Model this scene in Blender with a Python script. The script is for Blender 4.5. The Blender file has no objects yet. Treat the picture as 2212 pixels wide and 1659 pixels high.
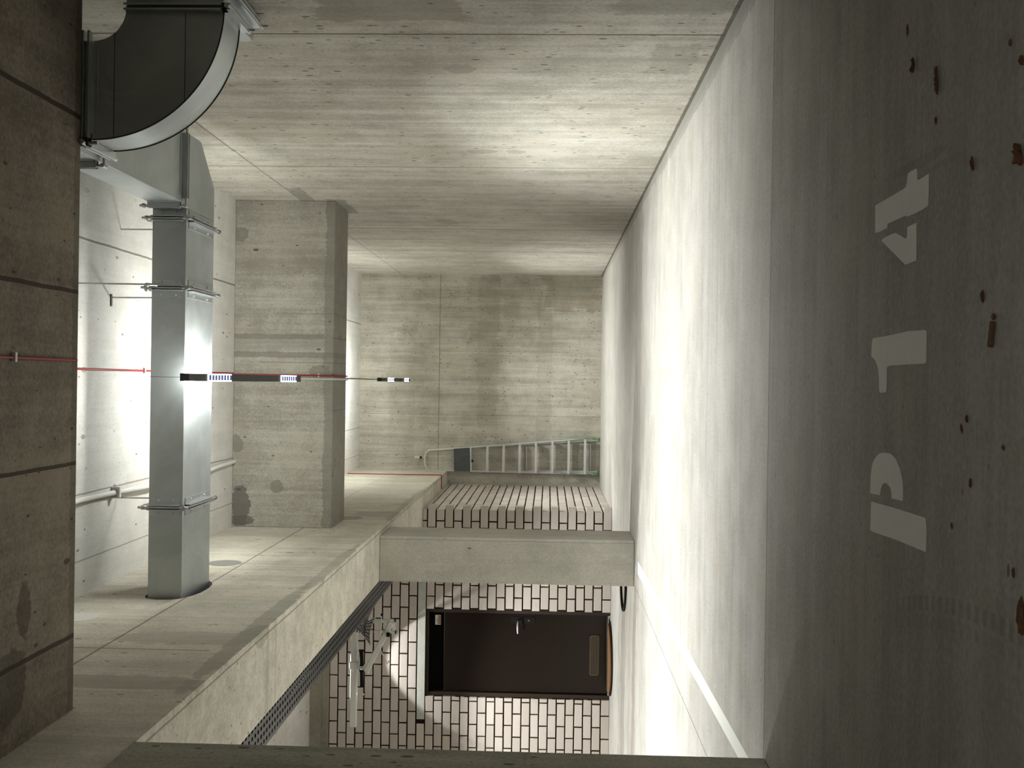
import bpy, bmesh, math, random
from mathutils import Vector, Matrix
random.seed(7)
# ------------------------------------------------------------------ camera
CAM_H = 0.70
FPX = 2260.0
CX, CY = 1106.0, 829.5
VPX, VPY = 1184.0, 826.0          # where lines running down the corridor meet
ROLL = 0.0143
def _axes():
    F = Vector((VPX-CX, -(VPY-CY), -FPX)).normalized()        # world +Y in camera space
    D = Vector((1.0, -ROLL, 0.0))
    D = (D - F*D.dot(F)).normalized()                         # world -Z in camera space
    ez = -D; ey = F; ex = ey.cross(ez)
    return ex, ey, ez
EX, EY, EZ = _axes()
MWC = Matrix((EX, EY, EZ))            # rows: world axes in camera space -> camera-to-world rotation
cd = bpy.data.cameras.new('camera'); cam = bpy.data.objects.new('camera', cd)
bpy.context.scene.collection.objects.link(cam)
cam.matrix_world = Matrix.Translation((0, 0, CAM_H)) @ MWC.to_4x4()
cd.sensor_fit = 'HORIZONTAL'; cd.sensor_width = 36.0; cd.lens = 36.0*FPX/2212.0
cd.clip_start = 0.02; cd.clip_end = 100
bpy.context.scene.camera = cam
# ------------------------------------------------------------------ world and exposure
S = bpy.context.scene
w = bpy.data.worlds.new('world'); S.world = w; w.use_nodes = True
w.node_tree.nodes['Background'].inputs[0].default_value = (0.02, 0.02, 0.02, 1)
w.node_tree.nodes['Background'].inputs[1].default_value = 0.2
S.view_settings.view_transform = 'Standard'; S.view_settings.look = 'None'
S.view_settings.gamma = 1.0; S.view_settings.exposure = 0.0
S.view_settings.use_curve_mapping = False
S.cycles.max_bounces = 6; S.cycles.glossy_bounces = 3; S.cycles.transmission_bounces = 2
S.cycles.caustics_reflective = False; S.cycles.caustics_refractive = False; S.cycles.adaptive_threshold = .045
LED_GLOW, LED_UP = 5.0, 820.0          # lit panels seen from below; upward strips
LED2_GLOW, LED2_UP = 5.0, 640.0
SPOT_W, SPOT2_W = 69.0, 46.0            # louvred downlight of each panel
def downlight(loc, aim, watts, half, blend, size=.05, col=(.975, 1.0, .965)):
    d = bpy.data.lights.new('lamp_or_fill_light', 'SPOT'); d.energy = watts; d.spot_size = math.radians(2*half)
    d.spot_blend = blend; d.shadow_soft_size = size; d.color = col
    o = bpy.data.objects.new('lamp_or_fill_light', d); S.collection.objects.link(o); o.location = loc
    o.rotation_euler = (Vector(aim)-Vector(loc)).to_track_quat('-Z', 'Y').to_euler(); return o
for yy, zz in ((5.63, 2.46), (6.59, 2.33)): downlight((0, yy, zz), (0, yy, 0), SPOT_W*4, 57, .75)
for yy, zz in ((11.68, 2.45), (12.58, 2.39)): downlight((0, yy, zz), (0, yy, 0), SPOT2_W*4, 57, .75)
# lamps of the parking aisle on the left, hidden by the side beam
for yy in (5.2, 6.2): downlight((-3.3, yy, 2.4), (-3.3, yy, 0), 300, 60, .7)
downlight((0.1, -1.6, 2.4), (0.1, -1.6, 0), 260, 64, .8)  # added fill spot behind the viewer, lifts the near floor and beam by bounce
# lamp of the side bay, above the door area
downlight((-3.0, 10.69, 3.12), (-3.0, 10.69, 0), 105, 33, .15, .012, (.985, 1.0, .965))
downlight((-3.5, 9.3, 2.9), (-3.5, 9.3, 0), 420, 56, .30, .02, (.985, 1.0, .965))
def U(px, py, axis, val):
    """point of the photograph on the plane axis=val"""
    r = MWC @ Vector((px-CX, -(py-CY), -FPX))
    o = Vector((0, 0, CAM_H)); i = 'xyz'.index(axis)
    t = (val-o[i])/r[i]
    return o + r*t
# ------------------------------------------------------------------ main sizes
XR, XB, XBL = 1.418, -1.185, -1.60       # right wall, beam face, beam back
YB, YD = 13.90, 11.15                    # back wall, brick wall with the door
ZC, ZS = 3.21, 2.02                      # ceiling, side beam soffit
Y0 = -3.0; XL = -4.7
D1Z, D1Y = CAM_H+1.67, 3.657
D2Z, D2A, D2B = CAM_H+1.71, 8.27, 8.80
XQ = -1.372
COURSE, BL = 0.0938, 0.2477
DX0, DX1, DZ = -3.377, -2.44, 21*0.0938
# ------------------------------------------------------------------ object helpers
COL = S.collection
def link(o, parent=None):
    COL.objects.link(o)
    if parent: o.parent = parent
    return o
def tag(o, label=None, cat=None, group=None, kind=None):
    if label: o['label'] = label
    if cat: o['category'] = cat
    if group: o['group'] = group
    if kind: o['kind'] = kind
    return o
def empty(name, loc, label, cat, group=None, kind=None):
    o = bpy.data.objects.new(name, None); o.location = loc; o.empty_display_size = 0.1
    link(o); return tag(o, label, cat, group, kind)
class MB:
    def __init__(s): s.v = []; s.f = []; s.sm = []
    def add(s, vs, fs, smooth=False):
        n = len(s.v); s.v += [Vector(p) for p in vs]
        s.f += [tuple(i+n for i in f) for f in fs]; s.sm += [smooth]*len(fs); return s
    def box(s, x0, x1, y0, y1, z0, z1, m=None):
        vs = [(x, y, z) for z in (z0, z1) for y in (y0, y1) for x in (x0, x1)]
        if m: vs = [m @ Vector(p) for p in vs]
        return s.add(vs, [(0,2,3,1),(4,5,7,6),(0,1,5,4),(2,6,7,3),(0,4,6,2),(1,3,7,5)])
    def obox(s, a, b, wx, wz, up=Vector((0,0,1))):
        """box bar from a to b, wx wide, wz high"""
        a = Vector(a); b = Vector(b); d = (b-a).normalized()
        sx = d.cross(up)
        if sx.length < 1e-4: sx = Vector((1,0,0))
        sx.normalize(); uz = sx.cross(d).normalized()
        vs = [p + sx*i*wx/2 + uz*j*wz/2 for p in (a, b) for i, j in ((-1,-1),(1,-1),(1,1),(-1,1))]
        return s.add(vs, [(0,3,2,1),(4,5,6,7),(0,1,5,4),(1,2,6,5),(2,3,7,6),(3,0,4,7)])
    def tube(s, pts, r, n=10, cap=True):
        pts = [Vector(p) for p in pts]; rings = []; prev = None
        for i, p in enumerate(pts):
            d = (pts[min(i+1, len(pts)-1)] - pts[max(i-1, 0)]).normalized()
            if prev is None:
                a = Vector((0,0,1)) if abs(d.z) < .9 else Vector((1,0,0))
                u = d.cross(a).normalized()
            else:
                u = (prev - d*prev.dot(d)).normalized()
            prev = u; v = d.cross(u); rr = r[i] if isinstance(r, (list, tuple)) else r
            rings.append([p + (u*math.cos(2*math.pi*k/n) + v*math.sin(2*math.pi*k/n))*rr for k in range(n)])
        vs = [q for R in rings for q in R]; fs = []
        for i in range(len(pts)-1):
            for k in range(n):
                fs.append((i*n+k, i*n+(k+1)%n, (i+1)*n+(k+1)%n, (i+1)*n+k))
        s.add(vs, fs, True)
        if cap:
            m = (len(pts)-1)*n
            s.add(rings[0], [tuple(range(n-1, -1, -1))]); s.add(rings[-1], [tuple(range(n))])
        return s
    def ball(s, c, r, n=10, sq=(1,1,1)):
        c = Vector(c); vs = []; fs = []; m = n//2
        for j in range(m+1):
            t = math.pi*j/m
            for i in range(n):
                a = 2*math.pi*i/n
                vs.append(c + Vector((math.sin(t)*math.cos(a)*sq[0], math.sin(t)*math.sin(a)*sq[1], math.cos(t)*sq[2]))*r)
        for j in range(m):
            for i in range(n):
                fs.append((j*n+i, (j+1)*n+i, (j+1)*n+(i+1)%n, j*n+(i+1)%n))
        return s.add(vs, fs, True)
    def prism(s, poly, off):
        """closed 3D polygon extruded by vector off"""
        off = Vector(off); n = len(poly); vs = [Vector(p) for p in poly]; vs += [p+off for p in vs]
        fs = [tuple(range(n-1, -1, -1)), tuple(range(n, 2*n))] + [(i, (i+1)%n, (i+1)%n+n, i+n) for i in range(n)]
        return s.add(vs, fs)
    def loft(s, secs, smooth=True, cap=True):
        n = len(secs[0]); vs = [Vector(p) for q in secs for p in q]; fs = []
        for i in range(len(secs)-1):
            for k in range(n):
                fs.append((i*n+k, i*n+(k+1)%n, (i+1)*n+(k+1)%n, (i+1)*n+k))
        s.add(vs, fs, smooth)
        if cap: s.add(secs[0], [tuple(range(n-1, -1, -1))]); s.add(secs[-1], [tuple(range(n))])
        return s
    def build(s, name, mat, parent=None, bevel=0, label=None, seg=2, weld=False):
        o0 = Vector(parent.matrix_world.translation) if parent else Vector((0,0,0))
        if parent:
            o0 = Vector((0,0,0)); p = parent
            while p: o0 += Vector(p.location); p = p.parent
        me = bpy.data.meshes.new(name)
        me.from_pydata([tuple(p-o0) for p in s.v], [], s.f)
        bm = bmesh.new(); bm.from_mesh(me)
        if weld: bmesh.ops.remove_doubles(bm, verts=bm.verts, dist=1e-5)
        bmesh.ops.recalc_face_normals(bm, faces=bm.faces)
        bm.to_mesh(me); bm.free()
        if not weld:
            for p, sm in zip(me.polygons, s.sm): p.use_smooth = sm
        me.materials.append(mat)
        o = bpy.data.objects.new(name, me); link(o, parent)
        if bevel:
            b = o.modifiers.new('bevel', 'BEVEL'); b.width = bevel; b.segments = seg
            b.limit_method = 'ANGLE'; b.angle_limit = math.radians(35)
        if label: o['label'] = label
        return o
# ------------------------------------------------------------------ materials
class NT:
    def __init__(s, name):
        s.m = bpy.data.materials.new(name); s.m.use_nodes = True; s.t = s.m.node_tree
        s.b = s.t.nodes['Principled BSDF']; s.pos = s.t.nodes.new('ShaderNodeNewGeometry').outputs['Position']
        s._xyz = None
    def n(s, ty, **k):
        o = s.t.nodes.new(ty)
        for a, v in k.items(): setattr(o, a, v)
        return o
    def L(s, a, b): s.t.links.new(a, b)
    def setin(s, inp, v):
        if hasattr(v, 'is_output') or isinstance(v, bpy.types.NodeSocket): s.L(v, inp)
        else: inp.default_value = v
    def math(s, op, a, b=0.0, c=0.0, clamp=False):
        o = s.n('ShaderNodeMath', operation=op, use_clamp=clamp)
        s.setin(o.inputs[0], a); s.setin(o.inputs[1], b); s.setin(o.inputs[2], c); return o.outputs[0]
    def vmul(s, v, sc, add=(0,0,0)):
        o = s.n('ShaderNodeVectorMath', operation='MULTIPLY_ADD'); s.setin(o.inputs[0], v)
        o.inputs[1].default_value = sc; o.inputs[2].default_value = add; return o.outputs[0]
    def noise(s, v, scale, detail=4, rough=.55, dist=0.0):
        o = s.n('ShaderNodeTexNoise'); s.L(v, o.inputs['Vector']); o.inputs['Scale'].default_value = scale
        o.inputs['Detail'].default_value = detail; o.inputs['Roughness'].default_value = rough
        o.inputs['Distortion'].default_value = dist; return o.outputs['Fac']
    def voro(s, v, scale, rnd=1.0):
        o = s.n('ShaderNodeTexVoronoi'); s.L(v, o.inputs['Vector']); o.inputs['Scale'].default_value = scale
        o.inputs['Randomness'].default_value = rnd
        return o.outputs['Distance'], o.outputs['Color']
    def sstep(s, v, a, b, x=0.0, y=1.0):
        o = s.n('ShaderNodeMapRange', interpolation_type='SMOOTHSTEP'); s.setin(o.inputs[0], v)
        for i, q in enumerate((a, b, x, y)): o.inputs[i+1].default_value = q
        return o.outputs[0]
    def mix(s, f, a, b, mode='MIX'):
        o = s.n('ShaderNodeMix', data_type='RGBA', blend_type=mode); s.setin(o.inputs[0], f)
        for k, v in ((6, a), (7, b)):
            if isinstance(v, tuple): o.inputs[k].default_value = (v[0], v[1], v[2], 1)
            else: s.L(v, o.inputs[k])
        return o.outputs[2]
    def xyz(s):
        if s._xyz is None:
            o = s.n('ShaderNodeSeparateXYZ'); s.L(s.pos, o.inputs[0]); s._xyz = o.outputs
        return s._xyz
    def bump(s, h, strength=.3, dist=.01):
        o = s.n('ShaderNodeBump'); o.inputs['Strength'].default_value = strength
        o.inputs['Distance'].default_value = dist; s.L(h, o.inputs['Height']); s.L(o.outputs[0], s.b.inputs['Normal'])
def rgb(r, g, b):
    f = lambda c: ((c/255+.055)/1.055)**2.4 if c > 10 else c/255/12.92
    return (f(r), f(g), f(b))
def concrete(name, light, dark, streak='z', lines=(), patches=(), pits=.5, streaky=.5, fine=1.0, rough=.8,
             extra=None, stains=(), pitscale=9.0, patchcol=None, pitsize=1.0):
    """lines: (axis, position, half width, strength[, axis2, lo, hi]); patches: (centre, radii, strength[, colour])"""
    k = NT(name); P = k.pos
    st = {'x': (.35, 9, 9), 'y': (9, .35, 9), 'z': (9, 9, .35)}[streak]
    st2 = {'x': (1.6, 30, 30), 'y': (30, 1.6, 30), 'z': (30, 30, 1.6)}[streak]
    big = k.noise(P, 1.1, 3, .62)
    s1 = k.noise(k.vmul(P, st), 1.0, 3, .65)
    s2 = k.noise(k.vmul(P, st2), 1.0, 3, .7)
    fn = k.noise(P, 80, 1, .7)
    mid = k.noise(P, 5, 4, .72)
    f = k.math('MULTIPLY', big, .34); f = k.math('ADD', f, k.math('MULTIPLY', s1, .30*streaky*2))
    f = k.math('ADD', f, k.math('MULTIPLY', s2, .20*streaky*2)); f = k.math('ADD', f, k.math('MULTIPLY', mid, .28))
    f = k.math('ADD', f, k.math('MULTIPLY', fn, .22*fine))
    mean = .5*(.34+.30*streaky*2+.20*streaky*2+.28+.22*fine)
    fac = k.sstep(f, mean-.15, mean+.15)
    c = k.mix(fac, dark, light)
    warm = k.noise(P, 2.3, 1, .6)
    c = k.mix(k.math('MULTIPLY', k.sstep(warm, .48, .72), .22), c, (light[0]*.95, light[1]*.88, light[2]*.78))
    x, y, z = k.xyz()[0], k.xyz()[1], k.xyz()[2]; ax = {'x': x, 'y': y, 'z': z}
    edge = k.math('MULTIPLY', k.math('SUBTRACT', k.math('ADD', mid, k.math('MULTIPLY', s2, .5)), .75), 1.15) if patches else 0.0
    for pt in patches:
        ce, ra, stg = pt[:3]; pc = pt[3] if len(pt) > 3 else (patchcol or (dark[0]*.72, dark[1]*.74, dark[2]*.74))
        q = k.vmul(P, tuple(1/r for r in ra), tuple(-ce[i]/ra[i] for i in range(3)))
        a = k.n('ShaderNodeVectorMath', operation='ABSOLUTE'); k.L(q, a.inputs[0])
        sp = k.n('ShaderNodeSeparateXYZ'); k.L(a.outputs[0], sp.inputs[0])
        if sorted(ra)[1] < .20:
            ln_ = k.n('ShaderNodeVectorMath', operation='LENGTH'); k.L(q, ln_.inputs[0]); d = ln_.outputs['Value']
        else: d = k.math('MAXIMUM', k.math('MAXIMUM', sp.outputs[0], sp.outputs[1]), sp.outputs[2])
        d = k.math('ADD', d, edge)
        c = k.mix(k.math('MULTIPLY', k.sstep(d, .92, 1.04, 1, 0), stg), c, pc)
    h = fn
    if pits > 0:
        ps = {'x': (.45, 1, 1), 'y': (1, .45, 1), 'z': (1, 1, .45)}[streak]
        pm = None; gate = k.sstep(warm, .34, .52)
        for sc, thr, rr in ((pitscale, .80-.25*pits, .15), (pitscale*3.1, .84-.34*pits, .24)):
            d, cc = k.voro(k.vmul(P, ps, (3.3, 1.7, 5.1)), sc)
            cs = k.n('ShaderNodeSeparateColor'); k.L(cc, cs.inputs[0])
            size = k.math('MULTIPLY', cs.outputs[1], rr*pitsize)
            m = k.math('MULTIPLY', k.math('LESS_THAN', d, size), k.math('GREATER_THAN', cs.outputs[0], thr))
            m = k.math('MULTIPLY', m, gate)
            pm = m if pm is None else k.math('MAXIMUM', pm, m)
        c = k.mix(k.math('MULTIPLY', pm, .75), c, (dark[0]*.22, dark[1]*.21, dark[2]*.19))
    wob = k.math('MULTIPLY', k.math('SUBTRACT', mid, .5), .010)
    acc = None; shifted = {}
    for ln in lines:
        a_, p_, w_, s_ = ln[:4]
        if a_ not in shifted: shifted[a_] = k.math('ADD', ax[a_], wob)
        m = k.math('COMPARE', shifted[a_], p_, w_*.75)
        if len(ln) > 4:
            m = k.math('MULTIPLY', m, k.math('COMPARE', ax[ln[4]], (ln[5]+ln[6])/2, (ln[6]-ln[5])/2))
        m = k.math('MULTIPLY', m, s_)
        acc = m if acc is None else k.math('MAXIMUM', acc, m)
    if acc is not None:
        c = k.mix(acc, c, (dark[0]*.3, dark[1]*.27, dark[2]*.23))
    if extra: c = extra(k, c)
    k.L(c, k.b.inputs['Base Color']); k.b.inputs['Roughness'].default_value = rough
    k.b.inputs['Specular IOR Level'].default_value = .25
    k.bump(h, .25, .003)
    return k.m
def plain(name, col, rough=.5, metal=0.0, emit=None, estr=0, noise=.0, spec=.5, nscale=30):
    k = NT(name); k.b.inputs['Base Color'].default_value = (*col, 1)
    k.b.inputs['Roughness'].default_value = rough; k.b.inputs['Metallic'].default_value = metal
    k.b.inputs['Specular IOR Level'].default_value = spec
    if noise:
        nn = k.noise(k.pos, nscale, 5, .6)
        c = k.mix(k.math('MULTIPLY', nn, noise*2, clamp=True), col, tuple(q*.45 for q in col))
        k.L(c, k.b.inputs['Base Color'])
        k.L(k.math('ADD', k.math('MULTIPLY', nn, .3), rough-.15), k.b.inputs['Roughness'])
    if emit:
        k.b.inputs['Emission Color'].default_value = (*emit, 1); k.b.inputs['Emission Strength'].default_value = estr
    return k.m
def galvanised(name, col=(.50, .53, .53), rough=.42):
    k = NT(name); P = k.pos
    a = k.noise(P, 3.2, 6, .65, .8); b = k.noise(P, 26, 5, .7); sm = k.noise(k.vmul(P, (2, 3, .8)), 3.0, 6, .7, 1.5)
    c = k.mix(k.sstep(a, .35, .7), (col[0]*.82, col[1]*.83, col[2]*.84), col)
    c = k.mix(k.math('MULTIPLY', k.sstep(sm, .60, .68), .35), c, (.62, .66, .68))
    k.L(c, k.b.inputs['Base Color']); k.b.inputs['Metallic'].default_value = .9
    r = k.math('ADD', k.math('MULTIPLY', a, .22), rough-.10); r = k.math('ADD', r, k.math('MULTIPLY', b, .08))
    k.L(r, k.b.inputs['Roughness']); k.bump(k.math('ADD', a, k.math('MULTIPLY', b, .05)), .10, .01)
    return k.m
CL, CDk = rgb(196, 192, 182), rgb(150, 145, 134)
jy = [4.27, 5.54, 6.93, 9.73, 10.5, 11.4]
M = {}
M['wall_r'] = concrete('concrete right wall', rgb(208,205,196), rgb(162,158,147), 'z',
    lines=[('y', 4.27, .008, .9), ('y', 5.54, .003, .35), ('y', 6.93, .009, .75), ('y', 9.73, .022, .5), ('y', 10.5, .022, .45),
           ('y', 11.4, .028, .6), ('z', 2.68, .006, .7), ('z', .006, .016, .8), ('y', 8.1, .003, .3)],
    patches=[((XR, 4.02, 2.1), (.3, .10, .22), .5), ((XR, 3.98, 1.35), (.3, .13, .28), .5), ((XR, 3.9, .25), (.3, .16, .22), .4),
             ((XR, 8.0, 2.62), (.3, .30, .055), .7), ((XR, 8.55, 2.40), (.3, .36, .07), .7),
             ((XR, 4.75, 1.12), (.3, .07, .07), .5), ((XR, 6.45, 1.12), (.3, .06, .09), .45), ((XR, 6.45, .92), (.3, .06, .07), .4),
             ((XR, 9.3, 1.62), (.3, .15, .1), .4), ((XR, 4.6, .18), (.3, .22, .10), .35),
             ((XR, 5.6, 2.3), (.3, .7, .5), .14, rgb(140,122,98))], pits=.85, streaky=.55)
M['wall_b'] = concrete('concrete back wall', rgb(205,202,190), rgb(154,150,137), 'z',
    lines=[('z', 2.15, .008, .5), ('x', -.45, .005, .4), ('x', .40, .004, .4, 'z', .4, 2.15)],
    patches=[((-.2, YB, 2.65), (.9, .3, .18), .16), ((.3, YB, 1.5), (1.1, .3, .14), .2), ((1.2, YB, .4), (.25, .3, .4), .3, rgb(118,100,70)),
             ((1.0, YB, 1.55), (.5, .3, .22), .2), ((.1, YB, .75), (1.2, .3, .10), .2), ((1.25, YB, 1.0), (.12, .3, .9), .2)], pits=1.25, streaky=.6, pitscale=14)
M['ceil'] = concrete('concrete ceiling', rgb(216,214,209), rgb(192,190,184), 'y',
    lines=[('x', .74, .008, .85), ('x', .03, .003, .6), ('x', -.64, .006, .7), ('x', -1.0, .005, .6)], pits=.35, streaky=.35)
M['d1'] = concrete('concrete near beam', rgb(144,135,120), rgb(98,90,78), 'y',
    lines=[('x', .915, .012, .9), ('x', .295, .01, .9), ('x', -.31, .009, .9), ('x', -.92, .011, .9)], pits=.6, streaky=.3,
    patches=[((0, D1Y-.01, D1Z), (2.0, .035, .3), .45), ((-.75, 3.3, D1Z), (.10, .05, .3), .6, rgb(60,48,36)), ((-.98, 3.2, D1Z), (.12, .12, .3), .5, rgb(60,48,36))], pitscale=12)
M['d2'] = concrete('concrete far beam', rgb(181,178,168), rgb(142,138,128), 'z',
    patches=[((.265, D2A, 2.8), (.05, .5, .6), .3, rgb(150,150,144)), ((.335, D2A, 2.86), (.022, .5, .42), .7), ((.19, D2A, 2.8), (.024, .5, .6), .7), ((.2, D2A, 2.43), (1.6, 1, .055), .6), ((-1.02, D2A, 3.14), (.16, .3, .08), .85, rgb(104,101,94)), ((-1.13, D2A, 3.13), (.04, .3, .10), .8, rgb(104,101,94)),
             ((-.86, D2A, 2.85), (.05, .3, .05), .7), ((-.52, D2A, 3.19), (.07, .3, .06), .7), ((1.15, D2A, 3.17), (.06, .3, .07), .6), ((.05, D2A, 2.52), (.06, .3, .08), .6)],
    lines=[('x', .52, .004, .4, 'z', 2.4, 2.9), ('x', .13, .004, .5, 'z', 2.4, 3.0), ('x', .62, .003, .3), ('x', -.25, .004, .4, 'z', 2.3, 2.42), ('x', .33, .005, .6, 'z', 2.3, 2.42)],
    pits=.6, streaky=.6)
M['beam'] = concrete('concrete side beam', rgb(217,212,199), rgb(176,171,157), 'z',
    lines=[('z', 2.63, .008, .7, 'y', 2.0, 8.3), ('y', 4.49, .007, .8, 'z', 2.15, 3.3), ('y', 3.93, .006, .7, 'z', 2.5, 3.3), ('y', 6.0, .004, .4), ('y', 7.25, .006, .5, 'z', 2.0, 2.63),
           ('y', 9.6, .006, .7), ('y', 11.3, .005, .5), ('z', 2.7, .006, .4, 'y', 8.8, 14), ('y', 13.3, .008, .8, 'z', 2.0, 2.2), ('x', -1.215, .006, .6, 'z', 1.9, 2.05)],
    patches=[((XB, 4.9, 2.07), (.02, 1.1, .05), .6), ((XB, 4.7, 2.3), (.02, .12, .4), .4), ((XB, 4.0, 2.35), (.02, .10, .5), .55), ((XB, 6.6, 2.05), (.02, .9, .04), .5),
             ((XB, 9.2, 2.1), (.02, .2, .3), .4), ((XB, 10.2, 2.03), (.02, 1.6, .05), .45), ((XB, 8.9, 2.38), (.02, .12, .12), .8), ((-1.2, 4.85, ZS), (.06, .12, .1), .6),
             ((-1.4, 4.95, ZS), (.3, .03, .1), .4), ((-1.4, 5.1, ZS), (.3, .018, .1), .4)], pits=.5, streaky=.45)
M['col'] = concrete('concrete column', rgb(198,196,186), rgb(168,165,155), 'z', lines=[('x', -1.262, .003, .55, 'y', 8.0, 8.28), ('x', -1.625, .003, .4)], pits=.4, streaky=.25,
    patches=[((-1.42, 8.27, .14), (.05, .1, .11), .2)], pitsize=.6)
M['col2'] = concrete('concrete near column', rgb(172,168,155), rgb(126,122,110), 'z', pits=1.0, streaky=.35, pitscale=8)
def tyre_marks(k, c):
    x, y = k.xyz()[0], k.xyz()[1]
    P_ = [U(px, py, 'z', 0) for px, py in ((1950, 1306), (2060, 1311), (2195, 1372))]
    (x0, y0), (x1, y1), (x2, y2) = [(p.x, p.y) for p in P_]
    A = ((x2-x0)/(y2-y0) - (x1-x0)/(y1-y0))/(y2-y1); B = (x1-x0)/(y1-y0) - A*(y0+y1); Cc = x0 - B*y0 - A*y0*y0
    f = k.math('ADD', k.math('MULTIPLY', k.math('ADD', k.math('MULTIPLY', y, A), B), y), Cc)
    d = k.math('SUBTRACT', x, f)
    c = k.mix(k.math('LESS_THAN', y, 3.345), c, (.72, .71, .69), 'MULTIPLY')      # the slab nearer than the joint is darkened
    rng = k.math('MULTIPLY', k.sstep(y, y0+.12, y0-.05), k.sstep(y, 1.4, 1.55))
    st = k.sstep(k.math('SINE', k.math('MULTIPLY', y, 198.0)), -.35, .25)
    for off, wd, amt in ((0.0, .014, .30), (-.034, .011, .15)):
        m = k.sstep(k.math('ABSOLUTE', k.math('SUBTRACT', d, off)), wd*1.15, wd*.85)
        m = k.math('MULTIPLY', k.math('MULTIPLY', m, rng), k.math('MULTIPLY', st, amt))
        c = k.mix(m, c, (.10, .095, .085))
    return c
sk = [U(px, py, 'z', 0) for px, py in ((1985, 352), (1940, 372), (2050, 345))]
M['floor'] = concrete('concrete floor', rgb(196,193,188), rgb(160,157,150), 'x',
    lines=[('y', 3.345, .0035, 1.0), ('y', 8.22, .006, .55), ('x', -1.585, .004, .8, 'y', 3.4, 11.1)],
    patches=[((.6, 8.22, 0), (2.2, .30, 1), .28, rgb(120,112,100)), ((-3.2, 9.3, 0), (1.6, .25, 1), .35, rgb(120,108,90)), ((-2.6, 8.2, 0), (1.1, .14, 1), .4, rgb(124,104,82)),  # first patch paints the dim band between the two lamps' light pools
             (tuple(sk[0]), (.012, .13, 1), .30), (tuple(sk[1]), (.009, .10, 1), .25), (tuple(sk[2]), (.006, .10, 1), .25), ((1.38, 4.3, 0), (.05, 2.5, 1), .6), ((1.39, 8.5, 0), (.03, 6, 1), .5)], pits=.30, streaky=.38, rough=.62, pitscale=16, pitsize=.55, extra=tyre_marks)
M['recess'] = concrete('concrete bay lintel', rgb(165,160,148), rgb(125,120,108), 'x', lines=[('z', 3.08, .004, .4)], pits=.4, streaky=.3)
M['lintel'] = concrete('concrete door lintel', rgb(206,208,202), rgb(170,172,166), 'x', pits=1.0, streaky=.1, pitscale=30)
def brickmat():
    k = NT('white sand lime brick')
    g = k.t.nodes.new('ShaderNodeNewGeometry'); rp = g.outputs['Random Per Island']
    n1 = k.noise(k.pos, 7, 4, .6); n2 = k.noise(k.pos, 60, 4, .7)
    c = k.mix(rp, rgb(206,196,190), rgb(190,180,172)); c = k.mix(k.math('MULTIPLY', k.sstep(n1, .55, .75), .3), c, rgb(168,156,146))
    c = k.mix(k.math('MULTIPLY', n2, .12), c, rgb(150,140,130))
    k.L(c, k.b.inputs['Base Color']); k.b.inputs['Roughness'].default_value = .75; k.bump(n2, .2, .003); return k.m
M['brick'] = brickmat()
M['mortar'] = plain('dark brown mortar', rgb(46,34,24), .95, noise=.4, spec=.1)
M['galv'] = galvanised('galvanised sheet steel'); M['galv2'] = galvanised('galvanised flange steel', (.52,.55,.56), .30)
M['zinc'] = plain('zinc bolts', (.5,.5,.5), .35, 1.0)
M['gasket'] = plain('dark duct seam', (.03,.03,.03), .7)
M['black'] = plain('black painted lamp metal', (.012,.012,.013), .45)
M['blackrub'] = plain('black rubber', (.010,.009,.008), .85, spec=.15)
M['led1'] = plain('lit led panel', (1,1,1), .5, emit=(.97,1.0,.955), estr=LED_GLOW)
M['up1'] = plain('lit upward led strip', (1,1,1), .5, emit=(.97,1.0,.955), estr=LED_UP)
M['led2'] = plain('lit led panel far', (1,1,1), .5, emit=(.97,1.0,.945), estr=LED2_GLOW)
M['up2'] = plain('lit upward led strip far', (1,1,1), .5, emit=(.97,1.0,.945), estr=LED2_UP)
M['louv'] = plain('blue grey louvre', rgb(90,105,165), .5)
M['red'] = plain('red cable sheath', rgb(150,38,34), .5)
M['greyc'] = plain('grey conduit plastic', rgb(190,190,188), .45)
M['whitec'] = plain('white conduit plastic', rgb(222,222,218), .4)
M['alu'] = plain('ladder aluminium', (.72,.73,.72), .38, .45, noise=.1)
M['aludark'] = plain('ladder platform', rgb(100,104,106), .5, .4, noise=.6, nscale=20)
M['green'] = plain('green plastic', rgb(86,160,104), .5)
M['door'] = plain('brown painted steel door', rgb(30,21,15), .25, .3)
M['frame'] = plain('dark brown frame', rgb(40,29,21), .4)
M['grille'] = plain('brown grille', rgb(84,70,56), .4); M['void'] = plain('black transom panel', (.003,.003,.003), .7, spec=.05)
M['chrome'] = plain('steel handle', (.6,.6,.6), .2, 1.0)
M['paint'] = plain('white floor paint', rgb(236,236,230), .6, noise=.06)
M['paint2'] = plain('worn white floor paint', rgb(246,245,240), .7, noise=.10)
M['coir'] = plain('brown coir', rgb(150,110,70), .95, noise=.7, nscale=120)
M['stick'] = plain('sticker white', rgb(225,225,220), .5); M['stickred'] = plain('sticker red print', rgb(150,60,50), .5); M['ink'] = plain('sticker black print', (.02,.02,.02), .5)
M['tray'] = plain('dark cable tray', (.085,.088,.088), .4, .5, noise=.3)
M['white'] = plain('white painted tube', rgb(222,222,216), .35)
M['bark'] = plain('brown bark', rgb(128,88,56), .9, noise=.8, nscale=90); M['wood'] = plain('pale split wood', rgb(120,90,60), .9, noise=.6, nscale=80)
M['leaf'] = plain('dry leaf', rgb(120,74,36), .8, noise=.8, nscale=60); M['plug'] = plain('grey mortar plug', rgb(150,148,142), .9, noise=.2)
M['plug2'] = plain('white mortar plug', rgb(215,213,206), .9, noise=.1)
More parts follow.
